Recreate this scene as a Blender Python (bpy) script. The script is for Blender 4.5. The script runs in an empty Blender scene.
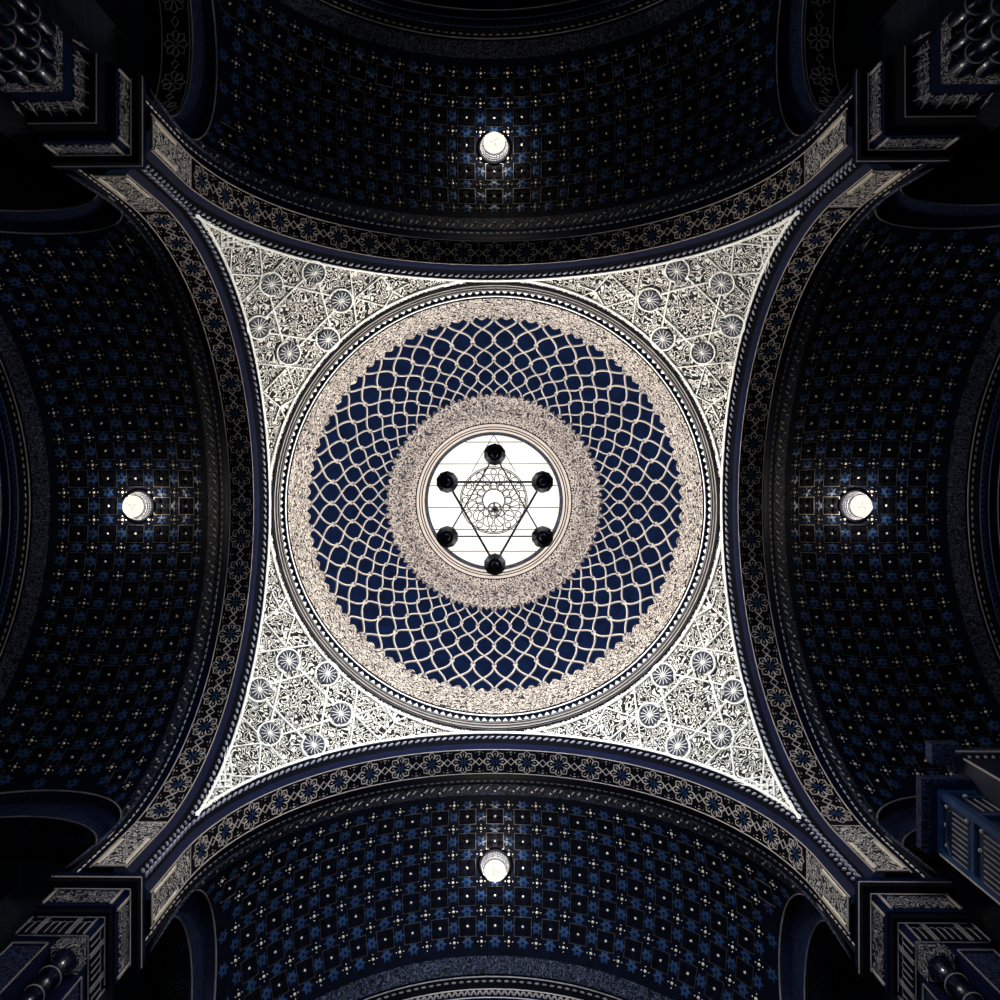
import bpy, math, random
from mathutils import Matrix, Vector, Euler
from math import sin, cos, pi, sqrt, atan2, asin, acos, radians

# ------------------------------------------------------------------ camera
S = bpy.context.scene
COL = S.collection
CAM = Vector((-0.0987, -0.5121, 1.6))
RA, RB, RC = -0.0041, 0.0144, -0.0010
RM = (Matrix.Rotation(RA, 3, 'X') @ Matrix.Rotation(RB, 3, 'Y') @ Matrix.Rotation(RC, 3, 'Z'))
RT = RM.transposed()
cx, cy, cz = RT @ Vector((1, 0, 0)), RT @ Vector((0, -1, 0)), RT @ Vector((0, 0, -1))
cd = bpy.data.cameras.new('camera')
cam = bpy.data.objects.new('camera', cd)
COL.objects.link(cam)
m3 = Matrix((cx, cy, cz)).transposed()
cam.matrix_world = Matrix.Translation(CAM) @ m3.to_4x4()
cd.sensor_width = 36
cd.lens = 28.08
cd.shift_x = 0.02117
cd.shift_y = -0.02084
cd.clip_end = 200
S.camera = cam


def ray(px, py):
    return (RT @ Vector(((px - 478.83) / 780, (py - 479.16) / 780, 1))).normalized()


# ------------------------------------------------------------------ world, lights, exposure
W = bpy.data.worlds.new('World')
S.world = W
W.use_nodes = True
W.node_tree.nodes['Background'].inputs[0].default_value = (0.16, 0.26, 0.55, 1)
W.node_tree.nodes['Background'].inputs[1].default_value = 0.02
S.view_settings.view_transform = 'Standard'
S.view_settings.look = 'None'
S.view_settings.gamma = 1
S.view_settings.exposure = 0.0
S.view_settings.use_curve_mapping = False


def area_light(name, loc, target, sx, sy, power, col, spread=180):
    l = bpy.data.lights.new(name, 'AREA')
    l.shape = 'RECTANGLE'
    l.size, l.size_y, l.energy, l.color = sx, sy, power, col
    l.spread = radians(spread)
    o = bpy.data.objects.new(name, l)
    COL.objects.link(o)
    o.location = loc
    o.rotation_euler = (Vector(target) - Vector(loc)).to_track_quat('-Z', 'Y').to_euler()
    return o


# unseen fill lamps, added low in the hall to brighten the opposite vaults
area_light('fill_north', (0, -7.5, 5.0), (0, 7.5, 17.0), 4, 4, 350, (0.80, 0.90, 1), 50)
area_light('fill_east', (9.0, 0, 5.0), (-7.5, 0, 15.5), 4, 4, 90, (0.80, 0.90, 1), 75)
area_light('fill_west', (-9.0, 0, 5.0), (7.5, 0, 15.5), 4, 4, 75, (0.80, 0.90, 1), 75)
LANTERN_POWER = 820
LAMP_GLOW = 1.1
LAMP_POWER = 200


# ------------------------------------------------------------------ materials
def lin(c):
    return tuple(((v / 255) / 12.92 if v / 255 <= 0.04045 else ((v / 255 + 0.055) / 1.055) ** 2.4) for v in c) + (1,)


def new_mat(name):
    m = bpy.data.materials.new(name)
    m.use_nodes = True
    return m, m.node_tree, m.node_tree.nodes['Principled BSDF']


def plain(name, rgb, rough=0.6, metal=0.0, var=0.25, spec=0.3):
    m, t, b = new_mat(name)
    n = t.nodes.new('ShaderNodeTexNoise')
    n.inputs['Scale'].default_value = 5
    n.inputs['Detail'].default_value = 4
    tc = t.nodes.new('ShaderNodeTexCoord')
    t.links.new(tc.outputs['Object'], n.inputs['Vector'])
    r = t.nodes.new('ShaderNodeValToRGB')
    c = lin(rgb)
    r.color_ramp.elements[0].position, r.color_ramp.elements[1].position = 0.3, 0.7
    r.color_ramp.elements[0].color = tuple(x * (1 - var) for x in c[:3]) + (1,)
    r.color_ramp.elements[1].color = tuple(min(1, x * (1 + var)) for x in c[:3]) + (1,)
    t.links.new(n.outputs['Fac'], r.inputs['Fac'])
    t.links.new(r.outputs['Color'], b.inputs['Base Color'])
    b.inputs['Roughness'].default_value = rough
    b.inputs['Metallic'].default_value = metal
    b.inputs['Specular IOR Level'].default_value = spec
    return m


def arabesque(name, light, dark, scale=2.2, freq=22.0, width=0.5, accent=None, soft=0.16):
    """scrolling filigree: contour lines of a smooth noise, light relief over a dark ground"""
    m, t, b = new_mat(name)
    L = t.links.new
    tc = t.nodes.new('ShaderNodeTexCoord')
    n = t.nodes.new('ShaderNodeTexNoise')
    n.inputs['Scale'].default_value = scale
    n.inputs['Detail'].default_value = 1.2
    n.inputs['Distortion'].default_value = 0.6
    L(tc.outputs['Object'], n.inputs['Vector'])
    mu = t.nodes.new('ShaderNodeMath'); mu.operation = 'MULTIPLY'; mu.inputs[1].default_value = freq
    L(n.outputs['Fac'], mu.inputs[0])
    si = t.nodes.new('ShaderNodeMath'); si.operation = 'SINE'
    L(mu.outputs[0], si.inputs[0])
    r = t.nodes.new('ShaderNodeValToRGB')
    e = r.color_ramp.elements
    e[0].position, e[1].position = max(0.0, width - soft), min(1, width + soft)
    e[0].color, e[1].color = lin(dark), lin(light)
    ad = t.nodes.new('ShaderNodeMath'); ad.operation = 'MULTIPLY_ADD'
    ad.inputs[1].default_value, ad.inputs[2].default_value = 0.5, 0.5
    L(si.outputs[0], ad.inputs[0])
    L(ad.outputs[0], r.inputs['Fac'])
    out = r.outputs['Color']
    if accent:
        v = t.nodes.new('ShaderNodeTexNoise')
        v.inputs['Scale'].default_value = scale * 1.7
        v.inputs['Detail'].default_value = 2
        L(tc.outputs['Object'], v.inputs['Vector'])
        r2 = t.nodes.new('ShaderNodeValToRGB')
        r2.color_ramp.elements[0].position, r2.color_ramp.elements[1].position = 0.52, 0.6
        L(v.outputs['Fac'], r2.inputs['Fac'])
        mx = t.nodes.new('ShaderNodeMixRGB'); mx.blend_type = 'MULTIPLY'
        mx.inputs[2].default_value = lin(accent)
        L(r2.outputs['Color'], mx.inputs[0]); L(out, mx.inputs[1])
        out = mx.outputs['Color']
    L(out, b.inputs['Base Color'])
    bp = t.nodes.new('ShaderNodeBump')
    bp.inputs['Strength'].default_value = 0.35
    bp.inputs['Distance'].default_value = 0.03
    L(ad.outputs[0], bp.inputs['Height'])
    L(bp.outputs['Normal'], b.inputs['Normal'])
    b.inputs['Roughness'].default_value = 0.7
    b.inputs['Specular IOR Level'].default_value = 0.2
    return m


def emit(name, rgb, strength, rough=0.4):
    m, t, b = new_mat(name)
    n = t.nodes.new('ShaderNodeTexNoise')
    n.inputs['Scale'].default_value = 3
    tc = t.nodes.new('ShaderNodeTexCoord')
    t.links.new(tc.outputs['Object'], n.inputs['Vector'])
    r = t.nodes.new('ShaderNodeValToRGB')
    c = lin(rgb)
    r.color_ramp.elements[0].color = tuple(x * 0.93 for x in c[:3]) + (1,)
    r.color_ramp.elements[1].color = c
    t.links.new(n.outputs['Fac'], r.inputs['Fac'])
    t.links.new(r.outputs['Color'], b.inputs['Emission Color'])
    b.inputs['Emission Strength'].default_value = strength
    b.inputs['Base Color'].default_value = (0.06, 0.06, 0.06, 1)
    b.inputs['Roughness'].default_value = rough
    return m


CREAM = (252, 248, 240)
M = dict(
    cream=plain('cream_plaster', CREAM, 0.7, var=0.06),
    lattice=plain('lattice_plaster', (176, 166, 158), 0.7, var=0.06),
    navy=plain('navy_panel', (2, 12, 36), 0.8, var=0.5, spec=0.04),
    blue=plain('blue_paint', (0, 9, 40), 0.7, var=0.3, spec=0.08),
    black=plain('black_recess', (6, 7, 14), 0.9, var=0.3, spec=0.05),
    ground=plain('vault_ground', (3, 7, 22), 0.8, var=0.5, spec=0.08),
    star=plain('star_blue', (30, 55, 92), 0.35, var=0.3, spec=0.6),
    gilt=plain('pale_gilt', (214, 200, 180), 0.4, var=0.1),
    dimgilt=plain('dull_gilt', (122, 116, 118), 0.5, var=0.3),
    metal=plain('gilt_metal', (190, 178, 165), 0.38, 1.0, var=0.1),
    polish=plain('polished_column', (6, 12, 34), 0.25, var=0.4, spec=0.6),
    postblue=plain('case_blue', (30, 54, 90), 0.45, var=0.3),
    cellgrey=plain('cell_grey', (62, 60, 74), 0.7, var=0.3),
    ringgrey=plain('ring_grey', (140, 134, 130), 0.7, var=0.15),
    night=plain('night_blue', (8, 14, 36), 0.6, var=0.4),
    silver=plain('silvered_rope', (150, 150, 165), 0.4, var=0.2),
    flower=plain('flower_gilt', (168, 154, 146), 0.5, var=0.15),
    iron=plain('dark_iron', (0, 2, 10), 0.7, 0.0, var=0.3, spec=0.05),
    bar=plain('glazing_bar', (60, 60, 66), 0.6),
    etch=plain('etched_line', (40, 40, 42), 0.9, spec=0.05),
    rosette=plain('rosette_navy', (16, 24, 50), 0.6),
    pend=arabesque('pendentive_scrolls', (238, 232, 222), (3, 3, 7), 6.5, 46, 0.66, soft=0.08),
    band=arabesque('band_scrolls', (192, 182, 172), (20, 19, 26), 8.0, 34, 0.56, soft=0.1),
    collar=arabesque('collar_scrolls', (156, 145, 138), (40, 38, 46), 8.0, 36, 0.56),
    frieze=arabesque('frieze_scrolls', (70, 76, 98), (3, 6, 18), 10, 34, 0.74),
    panel=arabesque('panel_scrolls', (190, 182, 176), (8, 9, 18), 9.0, 36, 0.58),
    pierpanel=arabesque('pier_scrolls', (140, 136, 138), (6, 9, 24), 9.0, 40, 0.72),
    bluerelief=arabesque('blue_relief', (26, 44, 84), (4, 8, 24), 10.0, 34, 0.66),
    glass=emit('skylight_glass', (255, 252, 240), 1.04),
    lampglass=emit('lamp_glass', (255, 250, 238), LAMP_GLOW),
    
    stone=plain('floor_stone', (70, 66, 66), 0.6),
    wall=plain('dim_wall', (6, 10, 28), 0.8, var=0.5),
)


def brick_mat():
    m, t, b = new_mat('aisle_panels')
    tc = t.nodes.new('ShaderNodeTexCoord')
    mp = t.nodes.new('ShaderNodeMapping')
    mp.inputs['Rotation'].default_value = (pi / 2, 0, 0)
    br = t.nodes.new('ShaderNodeTexBrick')
    br.inputs['Scale'].default_value = 1.0
    br.inputs['Brick Width'].default_value = 0.5
    br.inputs['Row Height'].default_value = 0.28
    br.inputs['Mortar Size'].default_value = 0.02
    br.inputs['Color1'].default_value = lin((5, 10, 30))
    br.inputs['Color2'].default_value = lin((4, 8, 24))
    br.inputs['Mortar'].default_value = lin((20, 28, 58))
    t.links.new(tc.outputs['Object'], mp.inputs['Vector'])
    t.links.new(mp.outputs['Vector'], br.inputs['Vector'])
    t.links.new(br.outputs['Color'], b.inputs['Base Color'])
    b.inputs['Roughness'].default_value = 0.8
    return m


M['brick'] = brick_mat()


def crystal_mat():
    """cut crystal: lets the lamp's own light out sideways and glows a little"""
    m, t, b = new_mat('lamp_crystal')
    tr = t.nodes.new('ShaderNodeBsdfTransparent')
    tr.inputs[0].default_value = (0.9, 0.88, 0.84, 1)
    mx = t.nodes.new('ShaderNodeMixShader')
    mx.inputs[0].default_value = 0.5
    w = t.nodes.new('ShaderNodeTexWave')
    w.inputs['Scale'].default_value = 14
    tc = t.nodes.new('ShaderNodeTexCoord')
    t.links.new(tc.outputs['Object'], w.inputs['Vector'])
    rp = t.nodes.new('ShaderNodeValToRGB')
    rp.color_ramp.elements[0].color = (0.08, 0.08, 0.08, 1)
    rp.color_ramp.elements[1].color = (0.75, 0.72, 0.66, 1)
    t.links.new(w.outputs['Fac'], rp.inputs['Fac'])
    t.links.new(rp.outputs['Color'], b.inputs['Emission Color'])
    b.inputs['Emission Strength'].default_value = 0.25
    b.inputs['Base Color'].default_value = (0.5, 0.5, 0.5, 1)
    t.links.new(tr.outputs[0], mx.inputs[1]); t.links.new(b.outputs[0], mx.inputs[2])
    t.links.new(mx.outputs[0], t.nodes['Material Output'].inputs['Surface'])
    return m


M['crystal'] = crystal_mat()


# ------------------------------------------------------------------ mesh building
class MB:
    def __init__(self):
        self.v, self.f = [], []

    def add(self, vs, fs):
        o = len(self.v)
        self.v += [tuple(p) for p in vs]
        self.f += [tuple(i + o for i in q) for q in fs]

    def grid(self, rows, closed=False):
        n = len(rows[0])
        vs = [p for r in rows for p in r]
        fs = []
        for i in range(len(rows) - 1):
            for j in range(n - (0 if closed else 1)):
                k = (j + 1) % n
                fs.append((i * n + j, i * n + k, (i + 1) * n + k, (i + 1) * n + j))
        self.add(vs, fs)

    def box(self, a, b):
        (x0, y0, z0), (x1, y1, z1) = a, b
        vs = [(x, y, z) for z in (z0, z1) for y in (y0, y1) for x in (x0, x1)]
        self.add(vs, [(0, 2, 3, 1), (4, 5, 7, 6), (0, 1, 5, 4), (2, 6, 7, 3), (0, 4, 6, 2), (1, 3, 7, 5)])

    def tube(self, pts, r, n=6, closed=False):
        pts = [Vector(p) for p in pts]
        N = len(pts)
        rows = []
        for i, p in enumerate(pts):
            a = pts[(i - 1) % N] if (closed or i > 0) else p
            b = pts[(i + 1) % N] if (closed or i < N - 1) else p
            d = (b - a).normalized()
            ref = Vector((0, 0, 1)) if abs(d.z) < 0.9 else Vector((1, 0, 0))
            x = d.cross(ref).normalized()
            y = d.cross(x)
            rr = r[i] if isinstance(r, (list, tuple)) else r
            rows.append([p + x * (rr * cos(2 * pi * k / n)) + y * (rr * sin(2 * pi * k / n)) for k in range(n)])
        if closed:
            rows.append(rows[0])
        self.grid(rows, True)
        if not closed:
            o = len(self.v)
            self.add(rows[0] + rows[-1], [tuple(range(n)), tuple(range(n, 2 * n))])

    def ribbon(self, pts, nrm, w, h, closed=False):
        """flat raised strip lying on a surface: pts on the surface, nrm the normals towards the room"""
        N = len(pts)
        pts = [Vector(p) for p in pts]
        rows = []
        for i in range(N):
            a = pts[(i - 1) % N] if (closed or i > 0) else pts[i]
            b = pts[(i + 1) % N] if (closed or i < N - 1) else pts[i]
            d = (b - a)
            n = Vector(nrm[i])
            s = n.cross(d)
            if s.length < 1e-9:
                s = Vector((1, 0, 0))
            s.normalize()
            p = pts[i]
            rows.append([p - s * w / 2, p - s * w / 2 * 0.8 + n * h, p + s * w / 2 * 0.8 + n * h, p + s * w / 2])
        if closed:
            rows.append(rows[0])
        self.grid(rows)

    def poly(self, pts, nrm, h):
        """raised flat tile"""
        pts = [Vector(p) for p in pts]
        n = Vector(nrm)
        k = len(pts)
        vs = pts + [p + n * h for p in pts]
        self.add(vs, [tuple(range(k, 2 * k))] + [(i, (i + 1) % k, (i + 1) % k + k, i + k) for i in range(k)])

    def stud(self, c, nrm, r, n=6, k=1.0):
        c, nv = Vector(c), Vector(nrm).normalized()
        ref = Vector((0, 0, 1)) if abs(nv.z) < 0.9 else Vector((1, 0, 0))
        x = nv.cross(ref).normalized()
        y = nv.cross(x)
        vs = []
        for rr, hh in ((1, 0), (0.75, 0.65)):
            vs += [c + (x * cos(2 * pi * i / n) + y * sin(2 * pi * i / n)) * r * rr + nv * r * hh * k for i in range(n)]
        vs.append(c + nv * r * k)
        fs = [(i, (i + 1) % n, n + (i + 1) % n, n + i) for i in range(n)] + [(n + i, n + (i + 1) % n, 2 * n) for i in range(n)]
        self.add(vs, fs)

    def bead(self, c, d, l, r):
        """elongated bead along direction d"""
        d = Vector(d).normalized()
        c = Vector(c)
        self.tube([c - d * l * 0.5, c - d * l * 0.3, c, c + d * l * 0.3, c + d * l * 0.5], [r * 0.25, r * 0.85, r, r * 0.85, r * 0.25], 6)

    def lathe(self, prof, c, n=24):
        rows = [[(c[0] + r * cos(2 * pi * k / n), c[1] + r * sin(2 * pi * k / n), c[2] + z) for k in range(n)] for r, z in prof]
        self.grid(rows, True)

    def disc(self, c, r, n=32):
        self.add([(c[0] + r * cos(2 * pi * k / n), c[1] + r * sin(2 * pi * k / n), c[2]) for k in range(n)], [tuple(range(n))])


PB = (-4.85, -4.85, 14.05)


def obj(name, mb, mat, parent=None, base=(0, 0, 0), smooth=False):
    me = bpy.data.meshes.new(name)
    bx, by, bz = base
    if base == PB:        # the pendentive stays within the square of the crossing
        mb.v = [(max(min(x, -0.002), -4.847), max(min(y, -0.002), -4.847), min(z, 18.285) if name != 'scroll_field' else z) for x, y, z in mb.v]
    me.from_pydata([(x - bx, y - by, z - bz) for x, y, z in mb.v], [], mb.f)
    me.validate()
    me.materials.append(mat)
    if smooth:
        me.polygons.foreach_set('use_smooth', [True] * len(me.polygons))
    me.update()
    o = bpy.data.objects.new(name, me)
    COL.objects.link(o)
    if parent:
        o.parent = parent
    else:
        o.location = base
    return o


def tag(o, label, cat, group=None, kind=None):
    o['label'], o['category'] = label, cat
    if group:
        o['group'] = group
    if kind:
        o['kind'] = kind
    return o


def root(name, base):
    o = bpy.data.objects.new(name, None)
    o.empty_display_size = 0.2
    COL.objects.link(o)
    o.location = base
    return o


def copy_tree(o, parent=None):
    c = o.copy()
    COL.objects.link(c)
    if parent:
        c.parent = parent
    for ch in list(o.children):
        copy_tree(ch, c)
    return c


def turned(proto, base, ks, labels, cat, group, kind=None):
    """the same thing at several quarter turns round the middle of the crossing"""
    out = []
    for i, k in enumerate(ks):
        o = proto if i == 0 else copy_tree(proto)
        o.location = Matrix.Rotation(k * pi / 2, 3, 'Z') @ Vector(base)
        o.rotation_euler = (0, 0, k * pi / 2)
        tag(o, labels[i], cat, group, kind)
        out.append(o)
    return out


# ------------------------------------------------------------------ measures (metres above the floor)
A = 4.85          # half width of the crossing at the pendentive edges
ZC = 13.33        # centre height of the arches
RE = 4.91         # radius of the pendentive edge
RP = 6.908        # pendentive sphere radius
RS = 4.53         # soffit radius
ZK = 12.14        # top of the pier cornices
SIDE = ['right', 'bottom', 'left', 'top']


def arch_pt(u, r, q):
    """point of an arch section, slightly wider at the feet and mitred on the diagonal"""
    a = max(-pi / 2, min(pi / 2, q / RS))
    r = r + 0.19 * (1 - cos(a)) * max(0, min(1, (4.90 - r) / 0.3))
    lim = u - 0.05
    v = max(-lim, min(lim, r * sin(a)))
    return Vector((u, v, ZC + r * cos(a) - max(0, abs(q) - RS * pi / 2)))


def arch_n(q):
    a = max(-pi / 2, min(pi / 2, q / RS))
    return Vector((0, -sin(a), -cos(a)))


QM = RS * pi / 2 + ZC - ZK

# ------------------------------------------------------------------ setting: floor, lower walls
mb = MB()
mb.box((-12, -12, -0.2), (12, 12, 0))
o = obj('floor', mb, M['stone'])
tag(o, 'grey stone floor of the hall below the dome', 'floor', None, 'structure')
for k, nm in enumerate(['east', 'south', 'west', 'north']):
    mb = MB()
    mb.box((10.75, -12, 0), (11.0, 12, 19.6))
    o = obj('wall_' + nm, mb, M['wall'])
    o.rotation_euler = (0, 0, k * pi / 2)
    tag(o, 'dark end wall behind the far arch at the %s of the photo' % SIDE[k], 'wall', None, 'structure')

# ------------------------------------------------------------------ dome
ZD, RD = 18.70, 4.60


def dome(th, ph, off=0.0):
    r = RD - off
    return Vector((r * cos(th) * cos(ph), r * cos(th) * sin(ph), ZD + r * sin(th)))


def dome_n(th, ph):
    return -Vector((cos(th) * cos(ph), cos(th) * sin(ph), sin(th)))


T_EDGE, T_COL, T_OC = 0.258, 0.905, 1.095
NN = 48
dome_o = root('dome', (0, 0, ZD))
DB = (0, 0, ZD)
tag(dome_o, 'round navy dome with cream curved lattice over the middle of the crossing', 'dome')
mb = MB()
mb.grid([[dome(-0.02 + i * (T_OC + 0.02) / 28, 2 * pi * j / 96) for j in range(96)] for i in range(29)], True)
obj('dome_shell', mb, M['navy'], dome_o, DB, True)
# scalloped outer band
mb = MB()
NB = 768
ins, bot, top = [], [], []
for j in range(NB):
    ph = 2 * pi * j / NB
    c = (ph / (2 * pi) * NN) % 1.0
    c = (c - 0.0) % 1.0
    # node tooth at c=0, lobe pair round c=.25/.75, small tooth at .5
    e = 0.034 * abs(cos(2 * pi * c)) ** 1.5 if abs(c - 0.5) < 0.25 else 0.050 * abs(cos(2 * pi * c)) ** 0.8
    top.append(dome(T_EDGE + e, ph, 0.055))
    ins.append(dome(T_EDGE + e, ph, -0.01))
    bot.append(dome(0.0, ph, 0.055))
mb.grid([bot, top, ins], True)
obj('scroll_band', mb, M['band'], dome_o, DB)
# toothed collar round the skylight
mb = MB()
a, b, c_ = [], [], []
for j in range(NB):
    ph = 2 * pi * j / NB
    c = (ph / (2 * pi) * NN) % 1.0
    e = 0.022 * abs(cos(2 * pi * c)) ** 1.5 if abs(c - 0.5) < 0.25 else 0.04 * abs(cos(2 * pi * c)) ** 0.8
    a.append(dome(T_COL - e + 0.01, ph, -0.01))
    b.append(dome(T_COL - e + 0.01, ph, 0.055))
    c_.append(dome(T_OC, ph, 0.055))
mb.grid([a, b, c_], True)
obj('collar_band', mb, M['collar'], dome_o, DB)
# staggered six-lobed cells on the collar
mb, cl_ = MB(), MB()
NC = 64
for i in range(NC):
    for row, th in enumerate((0.935, 0.985, 1.035, 1.078)):
        ph = 2 * pi * (i + 0.5 * (row % 2)) / NC
        R = 0.098 * cos(th) / 0.55 / RD
        cell = lambda t, f: dome(th + f * R * sin(t), ph + f * R * cos(t) / cos(th), 0.058)
        n = dome_n(th, ph)
        mb.ribbon([cell(t * pi / 3, 1.05) for t in range(6)], [n] * 6, 0.026, 0.014, True)
        cl_.poly([cell(t * pi / 3 + pi / 6, 0.62) for t in range(6)], n, 0.004)
        mb.stud(dome(th, ph, 0.06), n, 0.022)
obj('collar_flower', mb, M['lattice'], dome_o, DB)
obj('collar_cell', cl_, M['cellgrey'], dome_o, DB)
# lattice of ogee ribs
ROWS = [0.285, 0.497, 0.65, 0.78, 0.905]
mb = MB()
st, ey = MB(), MB()
for i in range(len(ROWS) - 1):
    for k in range(NN):
        for sg in (1, -1):
            P, Nn = [], []
            for q in range(13):
                t = q / 12
                f = t - 0.68 * sin(2 * pi * t) / (2 * pi)
                th = ROWS[i] + (ROWS[i + 1] - ROWS[i]) * t
                ph = 2 * pi * (k + sg * f) / NN
                P.append(dome(th, ph, 0.0)); Nn.append(dome_n(th, ph))
            mb.ribbon(P, Nn, 0.042 - 0.003 * i, 0.035)
for i, th in enumerate(ROWS):
    for k in range(NN):
        ph = 2 * pi * k / NN
        st.stud(dome(th, ph, 0.02), dome_n(th, ph), 0.072 - 0.006 * i, 8)
        ey.stud(dome(th, ph, 0.02 + 0.060 - 0.006 * i), dome_n(th, ph), 0.034 - 0.003 * i, 8, 0.5)
obj('lattice', mb, M['lattice'], dome_o, DB)
obj('lattice_stud', st, M['lattice'], dome_o, DB, True)
obj('stud_eye', ey, M['cellgrey'], dome_o, DB)
# base ring mouldings
mb = MB()
prof = [(4.80, 18.292), (4.80, 18.33), (4.76, 18.34), (4.755, 18.42), (4.73, 18.43), (4.725, 18.50), (4.70, 18.51), (4.695, 18.57)]
mb.lathe([(r, z - ZD) for r, z in prof], (0, 0, ZD), 128)
obj('base_ring', mb, M['ringgrey'], dome_o, DB)
mb = MB()
for r, z in ((4.765, 18.345), (4.733, 18.435), (4.703, 18.515)):
    mb.tube([(r * cos(2 * pi * j / 128), r * sin(2 * pi * j / 128), z) for j in range(128)], 0.013, 4, True)
mb.tube([(4.795 * cos(2 * pi * j / 128), 4.795 * sin(2 * pi * j / 128), 18.312) for j in range(128)], 0.016, 5, True)
obj('shadow_bead', mb, M['black'], dome_o, DB)
mb = MB()
mb.lathe([(4.695, 18.57 - ZD), (4.62, 18.70 - ZD)], (0, 0, ZD), 128)
obj('dark_fillet', mb, M['rosette'], dome_o, DB)
mb = MB()
for j in range(192):
    p0, p1, pm = 2 * pi * (j + 0.18) / 192, 2 * pi * (j + 0.82) / 192, 2 * pi * (j + 0.5) / 192
    pts = [(4.685 * cos(p0), 4.685 * sin(p0), 18.58), (4.685 * cos(p1), 4.685 * sin(p1), 18.58), (4.64 * cos(pm), 4.64 * sin(pm), 18.66)]
    mb.poly(pts, (-cos(pm) * 0.8, -sin(pm) * 0.8, -0.6), 0.02)
obj('triangle_tooth', mb, M['cream'], dome_o, DB)
mb = MB()
mb.tube([(4.605 * cos(2 * pi * j / 128), 4.605 * sin(2 * pi * j / 128), 18.70) for j in range(128)], 0.024, 6, True)
obj('white_bead', mb, M['cream'], dome_o, DB, True)
# skylight ring
mb = MB()
r0, z0 = RD * cos(T_OC), ZD + RD * sin(T_OC)
mb.lathe([(r0 + 0.01, z0 - ZD - 0.03), (r0 - 0.02, z0 - ZD - 0.09), (r0 - 0.08, z0 - ZD - 0.09), (r0 - 0.10, z0 - ZD - 0.02), (r0 - 0.14, z0 - ZD - 0.02), (r0 - 0.16, z0 - ZD + 0.03), (r0 - 0.22, z0 - ZD + 0.05)], (0, 0, ZD), 96)
obj('skylight_ring', mb, M['lattice'], dome_o, DB)
mb = MB()
for dr, dz, w in ((0.0, -0.07, 0.022), (-0.09, -0.06, 0.020), (-0.15, 0.0, 0.022)):
    mb.tube([((r0 + dr) * cos(2 * pi * j / 96), (r0 + dr) * sin(2 * pi * j / 96), z0 + dz) for j in range(96)], w, 5, True)
obj('ring_groove', mb, M['black'], dome_o, DB)
mb = MB()
mb.lathe([(r0 - 0.22, z0 - ZD + 0.05), (1.80, z0 - ZD + 0.30)], (0, 0, ZD), 96)
obj('skylight_reveal', mb, M['frieze'], dome_o, DB)

# ------------------------------------------------------------------ skylight window
ZG = z0 + 0.28
win = root('window_1', (0, 0, ZG))
tag(win, 'round white glazed skylight at the top of the dome behind the star chandelier', 'skylight', None, 'structure')
mb = MB(); mb.disc((0, 0, ZG), 1.84, 64)
obj('glass', mb, M['glass'], win, (0, 0, ZG))
mb = MB()
for y in (-1.62, -1.02, -0.42, 0.18, 0.78, 1.38):
    h = sqrt(max(0, 1.8 ** 2 - y * y))
    mb.box((-h, y - 0.011, ZG - 0.03), (h, y + 0.011, ZG - 0.005))
for x0, y0_, x1, y1_ in ((0, -1.85, 0.6, -0.8), (0, -1.85, -0.6, -0.8)):
    mb.tube([(x0, y0_ + 0.03, ZG - 0.02), (x1, y1_, ZG - 0.02)], 0.010, 4)
obj('glazing_bar', mb, M['etch'], win, (0, 0, ZG))
# rosette in the middle of the glass
mb = MB()


def circ(cx_, cy_, r, z, n=24, a0=0, a1=2 * pi):
    return [(cx_ + r * cos(a0 + (a1 - a0) * i / n), cy_ + r * sin(a0 + (a1 - a0) * i / n), z) for i in range(n + 1)]


zr = ZG - 0.03
OC = (0.0, -0.02)
mb.tube(circ(OC[0], OC[1], 0.92, zr, 48), 0.0135, 4)
mb.tube(circ(OC[0], OC[1], 0.88, zr, 48), 0.0135, 4)
mb.tube(circ(OC[0], OC[1], 0.30, zr, 24), 0.0135, 4)
for k in range(12):
    a = 2 * pi * k / 12 + pi / 12
    mb.tube(circ(OC[0] + 0.60 * cos(a), OC[1] + 0.60 * sin(a), 0.14, zr, 14), 0.0135, 4)
    mb.tube(circ(OC[0] + 0.78 * cos(a + pi / 12), OC[1] + 0.78 * sin(a + pi / 12), 0.08, zr, 10), 0.0135, 4)
    mb.tube(circ(OC[0] + 0.40 * cos(a + pi / 12), OC[1] + 0.40 * sin(a + pi / 12), 0.09, zr, 10), 0.0135, 4)
    pts = []
    for i in range(9):
        t = i / 8
        rr = 0.3 + 0.6 * t
        aa = a + 0.10 * sin(2 * pi * t)
        pts.append((OC[0] + rr * cos(aa), OC[1] + rr * sin(aa), zr))
    mb.tube(pts, 0.0135, 4)
obj('rosette', mb, M['etch'], win, (0, 0, ZG))

# ------------------------------------------------------------------ chandelier
ZL = 17.9
ch = root('chandelier', (0, 0, ZL))
CB = (0, 0, ZL)
tag(ch, 'dark iron six-pointed star chandelier with six lanterns hanging below the skylight', 'chandelier')
mb = MB()
mb.lathe([(0.0, -0.12), (0.055, -0.1), (0.055, 0.0), (0.06, 0.05), (0.075, 0.12), (0.06, 0.18), (0.03, 0.24), (0.03, 0.3)], CB, 16)
obj('hub', mb, M['iron'], ch, CB, True)
mb = MB(); mb.tube([(0, 0, ZL + 0.25), (0, 0, ZG - 0.02)], 0.018, 8)
obj('hanging_rod', mb, M['iron'], ch, CB)
mb = MB()
mb.tube(circ(0, 0, 0.14, ZL + 0.1, 24), 0.018, 5)
for k in range(6):
    a = pi / 6 + k * pi / 3
    mb.tube([(0.06 * cos(a), 0.06 * sin(a), ZL + 0.1), (0.14 * cos(a), 0.14 * sin(a), ZL + 0.1)], 0.012, 5)
obj('hub_ring', mb, M['bar'], ch, CB)
RL = 1.15
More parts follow.
